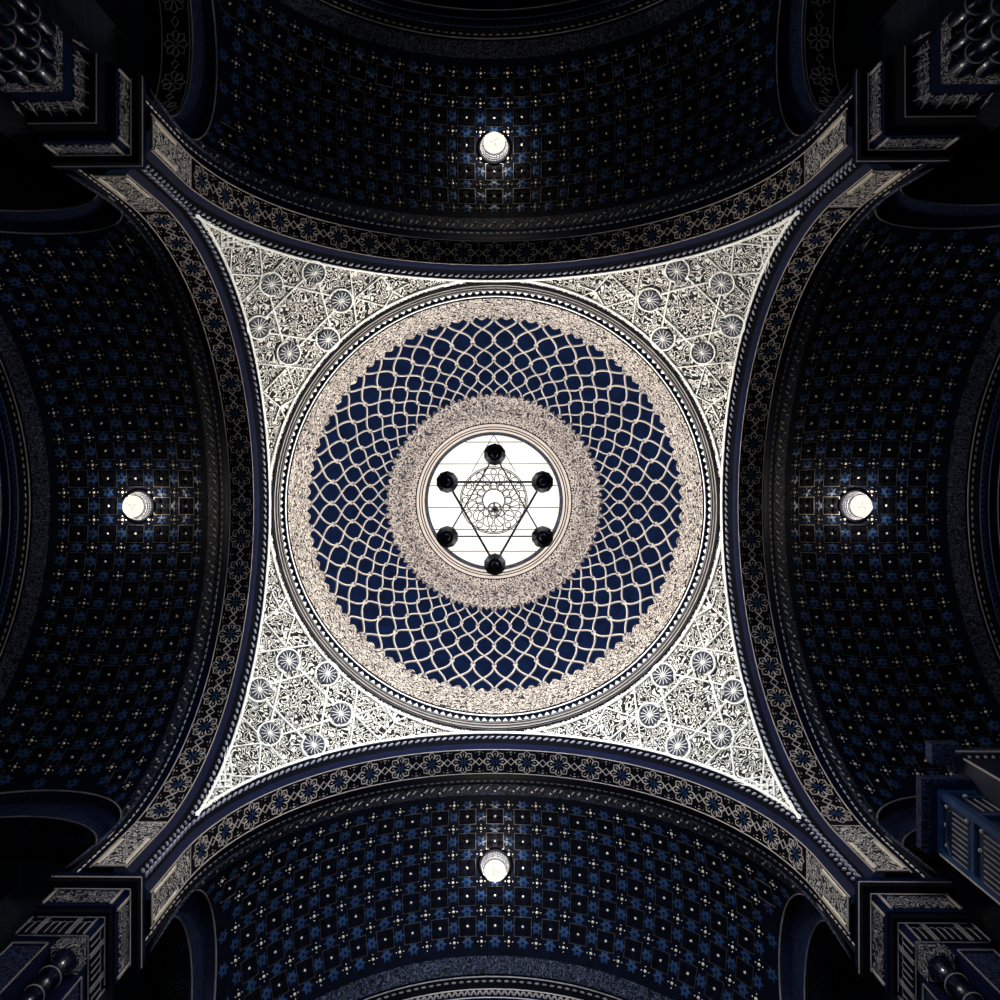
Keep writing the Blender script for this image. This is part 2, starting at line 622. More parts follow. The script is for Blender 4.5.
lp = [(RL * cos(-pi / 2 + k * pi / 3), RL * sin(-pi / 2 + k * pi / 3)) for k in range(6)]
for k in range(6):
    p, q = lp[k], lp[(k + 2) % 6]
    mb = MB()
    low = k % 2
    z = ZL + (0.06 if low else 0.22)
    mb.tube([(p[0], p[1], z), (q[0], q[1], z)], 0.024 if low else 0.016, 6)
    obj('star_bar', mb, M['iron'], ch, CB)
for k in range(6):
    x, y = lp[k]
    mb = MB(); n = 20
    prof = [(0.0, -0.20), (0.06, -0.19), (0.07, -0.15), (0.14, -0.12), (0.20, -0.04), (0.225, 0.03), (0.22, 0.06), (0.20, 0.06), (0.18, 0.0), (0.05, -0.06), (0.0, -0.06)]
    rows = [[(x + r * (1 + (0.05 if j % 2 and r > 0.15 else 0)) * cos(2 * pi * j / n), y + r * (1 + (0.05 if j % 2 and r > 0.15 else 0)) * sin(2 * pi * j / n), ZL + zz) for j in range(n)] for r, zz in prof]
    mb.grid(rows, True)
    lan = obj('lantern', mb, M['iron'], ch, CB)
    mb = MB()
    for j in range(5):
        aa = 2 * pi * j / 5 + k
        mb.tube([(x + 0.20 * cos(aa), y + 0.20 * sin(aa), ZL + 0.05), (x + 0.12 * cos(aa), y + 0.12 * sin(aa), ZL + 0.62), (x, y, ZL + 0.8)], 0.010, 4)
    obj('lantern_rib', mb, M['iron'], lan, (0, 0, 0))
    mb = MB(); mb.lathe([(0.0, 0.22), (0.05, 0.24), (0.07, 0.31), (0.05, 0.38), (0.0, 0.41)], (x, y, ZL), 12)
    obj('bulb', mb, M['lampglass'], lan, (0, 0, 0), True)
    l = bpy.data.lights.new('lantern_light', 'POINT')
    l.energy, l.color, l.shadow_soft_size = LANTERN_POWER, (1, 0.965, 0.92), 0.08
    lo = bpy.data.objects.new('lantern_light', l)
    COL.objects.link(lo); lo.parent = ch
    lo.location = (x, y, 0.36)
for o in ch.children:
    for g in o.children:      # sub-parts were written in hall coordinates
        g.location = (0, 0, -ZL)

ch.location.y = 0.055

# ------------------------------------------------------------------ pendentives
pen = root('pendentive', PB)
C0 = Vector((0, 0, ZC))


def sph(v, off=0.0):
    return C0 + (Vector(v) - C0).normalized() * (RP - off)


def edge_pt(t):
    """upper-left pendentive: edge along the plane x=-A, t from tip (0) to crown (1)"""
    y0_ = -A
    y = y0_ * (1 - t)
    return Vector((-A, y, ZC + sqrt(RE ** 2 - y * y)))


mb = MB()
NU, NV = 48, 40
rows = []
ROUT = 4.815
for i in range(NU + 1):
    phi = pi + (pi / 2) * i / NU
    cphi, sphi = cos(phi), sin(phi)
    # horizontal limit of the square
    smax = A / max(abs(cphi), abs(sphi))
    row = []
    for j in range(NV + 1):
        s = ROUT + (smax - ROUT) * j / NV if smax > ROUT else ROUT
        row.append((s * cphi, s * sphi, ZC + sqrt(max(0.01, RP ** 2 - s * s))))
    rows.append(row)
mb.grid(rows)
obj('scroll_field', mb, M['pend'], pen, PB, True)


def unproj(px, py, off=0.0):
    d = ray(px, py)
    oc = CAM - C0
    b_ = oc.dot(d)
    c__ = oc.dot(oc) - (RP - off) ** 2
    t = -b_ + sqrt(b_ * b_ - c__)
    return CAM + d * t


def cp(x, y):
    return (180 + x / 4.545, 180 + y / 4.545)


def strap(mb, pts, w=0.034, h=0.03, closed=False):
    P = []
    pts = pts + ([pts[0]] if closed else [])
    for (a_, b_) in zip(pts[:-1], pts[1:]):
        for i in range(8):
            t = i / 8
            P.append(unproj(*cp(a_[0] + (b_[0] - a_[0]) * t, a_[1] + (b_[1] - a_[1]) * t)))
    P.append(unproj(*cp(*pts[-1])))
    mb.ribbon(P, [(C0 - p).normalized() for p in P], w, h)


RO = [(607, 418), (412, 470), (730, 546), (355, 668), (492, 785), (670, 722)]
HX = (545, 602)
mb = MB()
for a_, b_ in (((466, 476), (690, 524)), ((556, 452), (388, 622)), ((408, 530), (466, 740)), ((400, 694), (622, 728)), ((542, 752), (702, 590)), ((630, 470), (682, 664))):
    strap(mb, [a_, b_], 0.036)
for L_ in ([(490, 345), (275, 555)], [(358, 290), (372, 434)], [(224, 425), (372, 432)], [(232, 305), (226, 424)], [(232, 312), (356, 290)],
           [(184, 232), (186, 306), (242, 300), (238, 252), (186, 256)], [(212, 226), (214, 300)], [(240, 276), (340, 268)],
           [(186, 280), (242, 276)], [(770, 400), (802, 662)], [(795, 535), (915, 435)], [(795, 535), (930, 572)], [(915, 435), (968, 505), (930, 572)], [(968, 505), (1040, 470)], [(968, 505), (1030, 540)],
           [(345, 832), (612, 860)], [(485, 850), (376, 965)], [(485, 850), (528, 985)], [(376, 965), (452, 1030), (528, 985)], [(452, 1030), (430, 1100)], [(452, 1030), (480, 1090)],
           [(360, 275), (300, 300), (230, 270)]):
    strap(mb, L_, 0.026)
# keyhole loops round the rosettes
for (x, y) in RO:
    d = Vector((HX[0] - x, HX[1] - y)).normalized()
    a0 = atan2(d.y, d.x)
    pts = []
    for i in range(25):
        a = a0 + 0.45 + (2 * pi - 0.9) * i / 24
        pts.append((x + 53 * cos(a), y + 53 * sin(a)))
    strap(mb, pts, 0.036, 0.035)
    pts = [(x + d.x * 44 + 33 * cos(a0 + pi / 2 * 0 + 2 * pi * i / 12), y + d.y * 44 + 33 * sin(a0 + 2 * pi * i / 12)) for i in range(13)]
    strap(mb, pts, 0.014, 0.015)
# arabesque veins inside the fields
rnd = random.Random(4)
obj('strapwork', mb, M['cream'], pen, PB)
# white borders
mb = MB()
for flip in (False, True):
    P = []
    for i in range(41):
        p = edge_pt(i / 40 * 1.0)
        p = Vector((p.y, p.x, p.z)) if flip else p
        P.append(sph(p * 1.0, 0.0))
    q = []
    for p in P:
        v = Vector(p)
        inx = Vector((0, 0.045, 0)) if flip else Vector((0.045, 0, 0))
        q.append(sph(v + inx))
    mb.ribbon(q, [(C0 - p).normalized() for p in q], 0.055, 0.035)
P = []
for i in range(49):
    phi = pi + (pi / 2) * i / 48
    P.append(sph((4.86 * cos(phi), 4.86 * sin(phi), ZC + sqrt(RP ** 2 - 4.86 ** 2))))
    if abs(P[-1].x) > A - 0.02 or abs(P[-1].y) > A - 0.02:
        P.pop()
mb.ribbon(P, [(C0 - p).normalized() for p in P], 0.05, 0.035)
obj('border', mb, M['cream'], pen, PB)
# rosettes
for (x, y) in RO:
    c = unproj(*cp(x, y), 0.0)
    n = (C0 - c).normalized()
    ref = Vector((0, 0, 1))
    ax = n.cross(ref).normalized(); ay = n.cross(ax)
    rr = (c - unproj(*cp(x + 48, y))).length
    mb = MB()
    mb.add([c + n * 0.035 + (ax * cos(2 * pi * i / 24) + ay * sin(2 * pi * i / 24)) * rr * 0.92 for i in range(24)], [tuple(range(24))])
    ro = obj('rosette', mb, M['rosette'], pen, PB)
    mb = MB()
    for i in range(14):
        a = 2 * pi * i / 14
        dv = ax * cos(a) + ay * sin(a)
        mb.ribbon([c + n * 0.037 + dv * rr * 0.15, c + n * 0.037 + dv * rr * 0.85], [n, n], 0.012, 0.012)
    mb.stud(c + n * 0.035, n, rr * 0.2, 8, 0.6)
    obj('petal', mb, M['cream'], ro, PB)
LAB = ['pale scrollwork pendentive with six dark rosettes, upper-left corner of the dome', 'pale scrollwork pendentive with six dark rosettes, upper-right corner of the dome',
       'pale scrollwork pendentive with six dark rosettes, lower-right corner, nearest the carved organ case', 'pale scrollwork pendentive with six dark rosettes, lower-left corner of the dome']
turned(pen, PB, range(4), LAB, 'pendentive', 'pendentives under the dome')

# ------------------------------------------------------------------ crossing arches
AB = (5.3, 0, ZK)
ar = root('crossing_arch', AB)


def sweep(prof, q0, q1, n):
    return [[arch_pt(u, r, q0 + (q1 - q0) * i / n) for (u, r) in prof] for i in range(n + 1)]


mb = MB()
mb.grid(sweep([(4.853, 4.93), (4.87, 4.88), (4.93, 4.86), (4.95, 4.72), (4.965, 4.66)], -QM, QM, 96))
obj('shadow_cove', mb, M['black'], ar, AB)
mb = MB()
mb.grid(sweep([(4.965, 4.66), (5.0, 4.58), (5.045, RS)], -QM, QM, 96))
mb.grid(sweep([(5.545, RS), (5.58, 4.55), (5.68, 4.66), (5.74, 4.70)], -QM, QM, 96))
mb.grid(sweep([(5.74, 4.70), (5.80, 4.82), (5.84, 4.84), (5.87, 4.89)], -QM, QM, 96))
obj('blue_moulding', mb, M['blue'], ar, AB)
mb = MB()
mb.grid(sweep([(5.045, RS), (5.545, RS)], -QM, QM, 96))
obj('soffit', mb, M['black'], ar, AB)
mb = MB()
nb = 124
for i in range(nb):
    q = -QM + 2 * QM * (i + 0.5) / nb
    p0, p1 = arch_pt(4.905, 4.86, q - 0.05), arch_pt(4.905, 4.86, q + 0.05)
    d = (p1 - p0) + Vector((0.05, 0, 0))
    mb.bead((p0 + p1) / 2, d, 0.12, 0.028)
obj('rope_moulding', mb, M['silver'], ar, AB, True)
mb = MB()
for i in range(nb):
    q = -QM + 2 * QM * (i + 0.5) / nb
    p0, p1 = arch_pt(5.79, 4.795, q - 0.05), arch_pt(5.79, 4.795, q + 0.05)
    mb.bead((p0 + p1) / 2, p1 - p0, 0.10, 0.022)
obj('bead_moulding', mb, M['gilt'], ar, AB, True)
# flower tracery
UM = 5.295
fl, fb = MB(), MB()


def soff(s, t, off=0.0):
    return arch_pt(UM + t, RS - off, s)


def sline(mb, pts, w=0.016, closed=False):
    mb.ribbon([soff(*p) for p in pts], [arch_n(p[0]) for p in pts], w, 0.014, closed)


for i in range(-10, 11):
    s0 = i * 0.66
    R = 0.235
    for k in range(8):
        a = k * pi / 4
        P = lambda r, da: (s0 + r * cos(a + da), r * sin(a + da))
        sline(fl, [P(0.46 * R, pi / 8), P(0.84 * R, 0.31), P(1.0 * R, 0), P(0.84 * R, -0.31), P(0.46 * R, -pi / 8)], 0.014)
        sline(fb, [P(0.02, pi / 8), P(0.46 * R, pi / 8)], 0.009)
        sline(fl, [P(0.55 * R, 0.0), P(0.76 * R, 0.0)], 0.010)
    if i < 10:
        sm = s0 + 0.33
        sline(fl, [(sm - 0.075, 0), (sm, 0.075), (sm + 0.075, 0), (sm, -0.075)], 0.016, True)
        for sg in (1, -1):
            sline(fl, [(sm - sg * 0.0 + sg * 0.075 - sg * 0.03, 0.03), (sm + sg * 0.13, -0.055)], 0.014)
            sline(fl, [(sm - sg * 0.0 + sg * 0.075 - sg * 0.03, -0.03), (sm + sg * 0.13, 0.055)], 0.014)
            fl.stud(soff(sm, sg * 0.15), arch_n(sm), 0.013)
            sline(fl, [(sm - 0.03, sg * 0.2), (sm + 0.03, sg * 0.2)], 0.008)
            for tt in (-0.08, 0.08):
                fl.stud(soff(sm + tt, sg * 0.19), arch_n(sm), 0.009)
for t in (-0.247, 0.247):
    sline(fl, [(-QM + 2 * QM * i / 160, t) for i in range(161)], 0.014)
obj('flower_tracery', fl, M['flower'], ar, AB)
obj('blue_tracery', fb, M['star'], ar, AB)
# scroll panels at both feet
for sg in (1, -1):
    mb = MB()
    q0, q1 = sg * 6.93, sg * (QM - 0.06)
    mb.grid([[soff(q0 + (q1 - q0) * i / 12, t, 0.012) for t in (-0.23, 0.23)] for i in range(13)])
    pn = obj('foot_panel', mb, M['panel'], ar, AB)
    for t in (-0.19, 0.19):
        mb = MB()
        mb.ribbon([soff(q0 + (q1 - q0) * f, t, 0.013) for f in (0.42, 0.6, 0.8, 0.98)], [arch_n(q0 + (q1 - q0) * f) for f in (0.42, 0.6, 0.8, 0.98)], 0.05, 0.016)
        obj('foot_rail', mb, M['gilt'], pn, AB)
    for q in (q0, q1):
        mb = MB()
        sline(mb, [(q, -0.23), (q, 0.23)], 0.02)
        obj('end_fillet', mb, M['flower'], pn, AB)
turned(ar, AB, range(4), ['wide dark arch with flower band on the organ case side of the dome', 'brightest dark arch with flower band along the bottom side of the dome',
                          'wide dark arch with flower band along the left side of the dome', 'wide dark arch with flower band along the top side of the dome'], 'arch', 'four great arches round the dome')

# ------------------------------------------------------------------ arm vaults
UC, UH = 7.9, 2.04
RX = 4.5
R_L = 2.0
ZLU = 13.35


def rho(u):
    d = min(UH, abs(u - UC))
    return 4.87 + sqrt(RX ** 2 - d * d) - sqrt(RX ** 2 - UH ** 2)


def vault(u, ps, off=0.0):
    r = rho(u) - off
    return Vector((u, r * sin(ps), ZC + r * cos(ps)))


def vault_n(u, ps):
    d = max(-UH, min(UH, u - UC))
    sl = -d / sqrt(RX ** 2 - d * d)
    return (Vector((0, -sin(ps), -cos(ps))) + Vector((sl, 0, 0))).normalized()


def psmax(u):
    d = abs(u - UC)
    if d >= R_L:
        return pi / 2 + 0.25
    z = ZLU + sqrt(R_L ** 2 - d * d)
    return acos(max(-1, min(1, (z - ZC) / rho(u))))


VB = (UC, 0, ZK)
U0, U1 = 5.88, 9.93
va = root('vault_ceiling', VB)
us = [U0, U0 + 0.015] + [UC - R_L * cos(pi * i / 48) for i in range(49)] + [U1 - 0.015, U1]
mb = MB()
mb.grid([[vault(u, psmax(u) * (j / 40 - 1)) for j in range(81)] for u in us])
obj('vault_surface', mb, M['ground'], va, VB, True)


def u_of(s):
    return UC + RX * sin(s / RX)


PU, PV = 0.60, 0.61 / 5.3
LAMP_U = 7.83


def inside(u, ps, mg=0.07):
    return abs(ps) < psmax(u) - mg and U0 + 0.25 < u < U1 - 0.25


stars, sq, studs, leaves = MB(), MB(), MB(), MB()


def vpt(su, sv, off=0.0):
    u = u_of(su)
    return vault(u, sv, off)


def star_tile(mb, a, b, R, h=0.012):
    n = vault_n(u_of(a), b)
    for k in range(6):       # six rays and a core, concave outline
        pass
    pts = []
    for k in range(12):
        r = R if k % 2 == 0 else R * 0.58
        an = k * pi / 6 + pi / 2
        pts.append(vpt(a + r * cos(an), b + r * sin(an) / 5.2, 0.006))
    c = vpt(a, b, 0.018)
    vs = pts + [c]
    mb.add(vs, [(i, (i + 1) % 12, 12) for i in range(12)])


for i in range(-3, 4):
    for j in range(-15, 16):
        # single stud and square frame
        a, b = i * PU, j * PV
        u = u_of(a)
        clear = sqrt((u - LAMP_U) ** 2 + (b * 5.3) ** 2) > 0.36
        if abs(i) < 3 and inside(u, b) and clear:
            studs.stud(vpt(a, b, 0.0), vault_n(u, b), 0.030)
            n = vault_n(u, b)
            g = 0.19
            c4 = [(a - g, b - g / 5.3), (a + g, b - g / 5.3), (a + g, b + g / 5.3), (a - g, b + g / 5.3)]
            sq.ribbon([vpt(x, y) for x, y in c4], [n] * 4, 0.014, 0.012, True)
            for sx in (-1, 1):
                for sy in (-1, 1):
                    cx_, cy_ = a + sx * 0.10, b + sy * 0.10 / 5.3
                    leaves.poly([vpt(cx_ + 0.06 * cos(t * pi / 4), cy_ + 0.06 * sin(t * pi / 4) / 5.3, 0.003) for t in range(8)], n, 0.014)
        # plus clusters
        a, b = (i + 0.5) * PU, (j + 0.5) * PV
        u = u_of(a)
        clear = sqrt((u - LAMP_U) ** 2 + (b * 5.3) ** 2) > 0.38
        if -3 <= i < 3 and inside(u, b) and clear:
            studs.stud(vpt(a, b), vault_n(u, b), 0.034)
            for dx, dy in ((0.085, 0), (-0.085, 0), (0, 0.085), (0, -0.085)):
                studs.stud(vpt(a + dx, b + dy / 5.3), vault_n(u, b), 0.015, 5)
        # stars half way
        for (a, b) in (((i + 0.5) * PU, j * PV), (i * PU, (j + 0.5) * PV)):
            u = u_of(a)
            if inside(u, b, 0.03) and sqrt((u - LAMP_U) ** 2 + (b * 5.3) ** 2) > 0.33 and abs(a) < 1.75:
                star_tile(stars, a, b, 0.135)
                n = vault_n(u, b)
                leaves.stud(vpt(a, b, 0.014), n, 0.03, 6, 0.3)
obj('star_relief', stars, M['star'], va, VB)
obj('square_frame', sq, M['metal'], va, VB)
obj('gilt_stud', studs, M['gilt'], va, VB, True)
obj('leaf_relief', leaves, M['black'], va, VB)
for (ua, ub, nm) in ((5.90, 6.18, 'near_frieze'), (9.62, 9.915, 'far_frieze')):
    mb = MB()
    rows = []
    for t in range(5):
        u = ua + (ub - ua) * t / 4
        rows.append([vault(u, (psmax(u) - 0.01) * (j / 40 - 1), 0.008) for j in range(81)])
    mb.grid(rows)
    obj('scroll_frieze', mb, M['frieze'], va, VB)
mb = MB()
for j in range(-52, 53):
    b = j * PV * 0.23
    for uu in (6.0,):
        if abs(b) < psmax(uu) - 0.05:
            p, n = vault(uu, b, 0.01), vault_n(uu, b)
            if j % 3:
                mb.ribbon([vault(uu - 0.05, b, 0.008), vault(uu + 0.03, b + 0.012, 0.008)], [n, n], 0.028, 0.012)
            else:
                mb.stud(vault(uu + 0.08, b, 0.008), n, 0.026)
obj('frieze_dash', mb, M['gilt'], va, VB)
# white line round the side openings
for sg in (1, -1):
    mb = MB()
    P = []
    for i in range(49):
        a = pi * i / 48
        u = UC - R_L * cos(a)
        zz = ZLU + R_L * sin(a)
        P.append(vault(u, sg * acos(max(-1, min(1, (zz - ZC) / rho(u)))), 0.02))
    mb.tube(P, 0.016, 5)
    obj('opening_bead', mb, M['dimgilt'], va, VB)
turned(va, VB, range(4), ['dark star-studded vault between the dome and the right edge, behind the organ case', 'blue star vault at the bottom of the photo, the brightest of the four',
                          'dark vault with blue stars and pale studs at the left of the photo', 'almost black star vault at the top of the photo'], 'vaulted ceiling', 'four star vaults', 'structure')

# ------------------------------------------------------------------ vault lamps
LB = (LAMP_U, 0, 18.40)
lm = root('ceiling_lamp', LB)
ztop = vault(LAMP_U, 0).z
mb = MB()
mb.lathe([(0.0, ztop + 0.0 - 18.4), (0.365, ztop - 0.015 - 18.4), (0.37, ztop - 0.03 - 18.4), (0.345, ztop - 0.045 - 18.4), (0.28, ztop - 0.045 - 18.4)], LB, 32)
obj('mounting_plate', mb, M['black'], lm, LB, True)
zb = ztop - 0.30
mb = MB()
rows = []
n = 64
for r, z in ((0.292, ztop - 0.06), (0.29, ztop - 0.12), (0.272, ztop - 0.18), (0.255, ztop - 0.24), (0.238, zb)):
    rows.append([(LAMP_U + (r + (0.012 if k % 2 else 0)) * cos(2 * pi * k / n), (r + (0.012 if k % 2 else 0)) * sin(2 * pi * k / n), z) for k in range(n)])
mb.grid(rows, True)
obj('crystal_drum', mb, M['crystal'], lm, LB)
mb = MB()
for z, r in ((ztop - 0.10, 0.305), (ztop - 0.17, 0.289), (ztop - 0.235, 0.27)):
    mb.tube([(LAMP_U + r * cos(2 * pi * k / 32), r * sin(2 * pi * k / 32), z) for k in range(32)], 0.008, 4, True)
for k in range(32):
    a = 2 * pi * k / 32
    mb.tube([(LAMP_U + 0.306 * cos(a), 0.306 * sin(a), ztop - 0.07), (LAMP_U + 0.252 * cos(a), 0.252 * sin(a), zb + 0.01)], 0.006, 4)
obj('drum_wire', mb, M['bar'], lm, LB)
mb = MB()
mb.lathe([(0.238, zb - 18.4), (0.225, zb - 0.02 - 18.4), (0.12, zb - 0.035 - 18.4), (0.001, zb - 0.04 - 18.4)], LB, 32)
obj('diffuser', mb, M['lampglass'], lm, LB, True)
mb = MB()
mb.tube([(LAMP_U + 0.24 * cos(2 * pi * k / 32), 0.24 * sin(2 * pi * k / 32), zb) for k in range(32)], 0.007, 4, True)
for k in range(3):
    a = k * 2.1 + 0.3
    mb.tube([(LAMP_U + 0.02 * cos(a), 0.02 * sin(a), zb - 0.045), (LAMP_U + 0.1 * cos(a + 0.3), 0.1 * sin(a + 0.3), zb - 0.042)], 0.004, 4)
obj('rim_wire', mb, M['dimgilt'], lm, LB)
l = bpy.data.lights.new('lamp_light', 'POINT')
l.energy, l.color, l.shadow_soft_size = LAMP_POWER, (1, 0.93, 0.82), 0.05
lo = bpy.data.objects.new('lamp_light', l)
COL.objects.link(lo); lo.parent = lm
lo.location = (0, 0, zb + 0.10 - 18.4)
turned(lm, LB, range(4), ['lit round crystal lamp on the right vault', 'lit round crystal lamp on the bottom vault, the brightest blue one', 'lit round crystal lamp on the left vault',
                          'lit round crystal lamp on the black top vault'], 'ceiling lamp', 'lit lamps on the four vaults')

# ------------------------------------------------------------------ far arches
FB = (10.2, 0, ZK)
fa = root('end_arch', FB)
QF = QM
mb = MB()
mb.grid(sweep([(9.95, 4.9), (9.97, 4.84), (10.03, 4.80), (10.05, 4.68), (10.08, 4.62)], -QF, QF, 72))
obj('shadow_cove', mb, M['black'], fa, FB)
mb = MB()
mb.grid(sweep([(10.08, 4.62), (10.20, 4.60), (10.22, 4.54), (10.33, 4.52), (10.36, 4.46), (10.5, 4.44), (10.5, 4.40), (10.735, 4.40)], -QF, QF, 72))
obj('blue_moulding', mb, M['blue'], fa, FB)
mb = MB()
for (u, r, w) in ((9.965, 4.85, 0.016), (10.35, 4.47, 0.012)):
    mb.tube([arch_pt(u, r, -QF + 2 * QF * i / 96) for i in range(97)], w, 4)
obj('line_bead', mb, M['dimgilt'], fa, FB)
mb = MB()
for i in range(110):
    q = -QF + 2 * QF * (i + 0.5) / 110
    mb.bead(arch_pt(10.02, 4.79, q), arch_pt(10.02, 4.79, q + 0.05) - arch_pt(10.02, 4.79, q - 0.05), 0.10, 0.022)
obj('bead_moulding', mb, M['dimgilt'], fa, FB)
mb = MB()
for i in range(130):
    q = -QF + 2 * QF * (i + 0.5) / 130
    for s_ in (-1, 1):
        mb.bead(arch_pt(10.14, 4.60, q + 0.03 * s_), Vector((0.6, 0, 0)) + (arch_pt(10.14, 4.6, q + 0.05) - arch_pt(10.14, 4.6, q - 0.05)) * 3 * s_, 0.12, 0.024)
for u, r in ((10.075, 4.615), (10.215, 4.56)):
    mb.tube([arch_pt(u, r, -QF + 2 * QF * i / 96) for i in range(97)], 0.014, 4)
obj('leaf_moulding', mb, M['flower'], fa, FB)
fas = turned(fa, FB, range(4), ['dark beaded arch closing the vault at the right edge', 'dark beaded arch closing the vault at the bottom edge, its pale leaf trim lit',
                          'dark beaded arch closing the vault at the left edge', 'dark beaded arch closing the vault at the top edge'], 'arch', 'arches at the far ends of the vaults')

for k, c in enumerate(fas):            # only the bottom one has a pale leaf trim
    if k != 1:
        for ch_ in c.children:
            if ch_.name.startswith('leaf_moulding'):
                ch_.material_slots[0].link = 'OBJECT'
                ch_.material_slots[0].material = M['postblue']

# ------------------------------------------------------------------ side arcades (two per arm) and aisles
SB = (UC, 4.9, ZK)


def opening(u_a, u_b, w, bz, zs):
    """half ellipse opening, spring at zs"""
    return [(UC - w * cos(pi * i / 36), zs + bz * sin(pi * i / 36)) for i in range(37)]


arcs = []
for sgn in (1, -1):
    sb = (UC, 4.9 * sgn, ZK)
    rt = root('side_arch_trim', sb)
    big = [(UC - R_L * cos(pi * i / 36), ZLU + R_L * sin(pi * i / 36)) for i in range(37)]
    bigY = []
    for u, z in big:
        bigY.append(sgn * sqrt(max(0.1, rho(u) ** 2 - (z - ZC) ** 2)))
    small = [(UC - 1.72 * cos(pi * i / 36), ZLU + 1.28 * sin(pi * i / 36)) for i in range(37)]
    YW = 5.12 * sgn
    # outer reveal
    mb = MB()
    mb.grid([[(u, y - 0.01 * sgn, z) for (u, z), y in zip(big, bigY)], [(u, YW, z) for (u, z) in big]])
    for uu in (UC - R_L, UC + R_L):
        mb.add([(uu, 4.86 * sgn, ZLU), (uu, YW, ZLU), (uu, YW, 12.2), (uu, 4.86 * sgn, 12.2)], [(0, 1, 2, 3)])
    obj('outer_reveal', mb, M['night'], rt, sb)
    # face between the two arches
    mb = MB()
    mb.grid([[(u, YW, z) for (u, z) in big], [(u, YW, z) for (u, z) in small]])
    for s_ in (-1, 1):
        mb.add([(UC + s_ * R_L, YW, ZLU), (UC + s_ * 1.72, YW, ZLU), (UC + s_ * 1.72, YW, 12.2), (UC + s_ * R_L, YW, 12.2)], [(0, 1, 2, 3)])
    obj('arch_face', mb, M['bluerelief'], rt, sb)
    mb = MB()
    mb.tube([(u, YW - 0.02 * sgn, z) for (u, z) in small], 0.014, 4)
    obj('edge_bead', mb, M['dimgilt'], rt, sb)
    # inner soffit with flowers
    Y2 = YW + 0.52 * sgn
    mb = MB()
    mb.grid([[(u, YW, z) for (u, z) in small], [(u, Y2, z) for (u, z) in small]])
    for s_ in (-1, 1):
        mb.add([(UC + s_ * 1.72, YW, ZLU), (UC + s_ * 1.72, Y2, ZLU), (UC + s_ * 1.72, Y2, 12.2), (UC + s_ * 1.72, YW, 12.2)], [(0, 1, 2, 3)])
    obj('soffit', mb, M['black'], rt, sb)
    mb = MB()
    ym = (YW + Y2) / 2
    L = 0.0

    def el(a, t, off=0.0):
        return Vector((UC - (1.72 - off) * cos(a), ym + t, ZLU + (1.28 - off) * sin(a)))

    def eln(a):
        return Vector((cos(a) / 1.72, 0, -sin(a) / 1.28)).normalized()
    for i in range(-3, 4):
        a0 = pi / 2 + i * 0.42
        for k in range(8):
            an = k * pi / 4
            P = lambda r, da: (a0 + r * cos(an + da) / 1.5, r * sin(an + da))
            pts = [P(0.03, pi / 8), P(0.1, pi / 8), P(0.165, 0.3), P(0.2, 0), P(0.165, -0.3), P(0.1, -pi / 8)]
            mb.ribbon([el(*p) for p in pts], [eln(p[0]) for p in pts], 0.016, 0.012)
        pts = [(a0 + 0.21 - 0.05, 0), (a0 + 0.21, 0.06), (a0 + 0.21 + 0.05, 0), (a0 + 0.21, -0.06)]
        mb.ribbon([el(*p) for p in pts], [eln(p[0]) for p in pts], 0.016, 0.012, True)
    for t in (-0.235, 0.235):
        pts = [(0.15 + (pi - 0.3) * i / 40, t) for i in range(41)]
        mb.ribbon([el(*p) for p in pts], [eln(p[0]) for p in pts], 0.014, 0.012)
    obj('flower_tracery', mb, M['flower'], rt, sb)
    arcs.append((rt, sb, sgn))
NM = {(0, 1): 'below the right vault beside the carved organ case', (0, -1): 'over the black opening above the right vault', (1, 1): 'left of the bottom vault, showing two blue rims', (1, -1): 'right of the bottom vault, showing two blue rims',
      (2, 1): 'above the left vault over a black opening', (2, -1): 'below the left vault over a dim panelled aisle', (3, 1): 'right of the black top vault, its flower band lit', (3, -1): 'left of the black top vault, its flower band lit'}
# with a quarter turn k the +v side goes round with the arm
NM = {(0, 1): NM[(0, 1)], (0, -1): NM[(0, -1)], (1, 1): NM[(1, 1)], (1, -1): NM[(1, -1)], (2, 1): NM[(2, 1)], (2, -1): NM[(2, -1)], (3, 1): NM[(3, 1)], (3, -1): NM[(3, -1)]}
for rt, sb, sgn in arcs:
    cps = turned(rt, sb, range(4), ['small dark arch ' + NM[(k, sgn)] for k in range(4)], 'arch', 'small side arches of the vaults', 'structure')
    for k, c in enumerate(cps):         # shade painted in: flowers outside the top arm are recoloured dark
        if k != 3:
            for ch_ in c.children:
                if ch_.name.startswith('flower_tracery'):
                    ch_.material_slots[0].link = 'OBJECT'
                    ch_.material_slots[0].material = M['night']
n_ = 0
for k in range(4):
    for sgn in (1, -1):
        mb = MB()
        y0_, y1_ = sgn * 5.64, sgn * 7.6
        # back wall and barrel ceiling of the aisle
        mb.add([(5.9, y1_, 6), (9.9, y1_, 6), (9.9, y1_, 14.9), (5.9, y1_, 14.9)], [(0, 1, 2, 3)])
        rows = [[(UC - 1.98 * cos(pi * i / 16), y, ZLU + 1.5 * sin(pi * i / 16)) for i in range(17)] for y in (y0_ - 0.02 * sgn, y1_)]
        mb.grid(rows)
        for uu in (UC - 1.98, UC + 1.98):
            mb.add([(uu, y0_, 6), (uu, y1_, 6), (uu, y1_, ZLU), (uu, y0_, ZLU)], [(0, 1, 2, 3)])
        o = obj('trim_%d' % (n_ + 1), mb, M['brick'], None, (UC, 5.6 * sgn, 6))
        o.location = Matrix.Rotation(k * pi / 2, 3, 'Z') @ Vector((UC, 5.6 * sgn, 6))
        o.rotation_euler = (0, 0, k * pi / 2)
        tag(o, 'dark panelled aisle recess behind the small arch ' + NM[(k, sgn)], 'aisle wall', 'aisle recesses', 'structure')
        n_ += 1


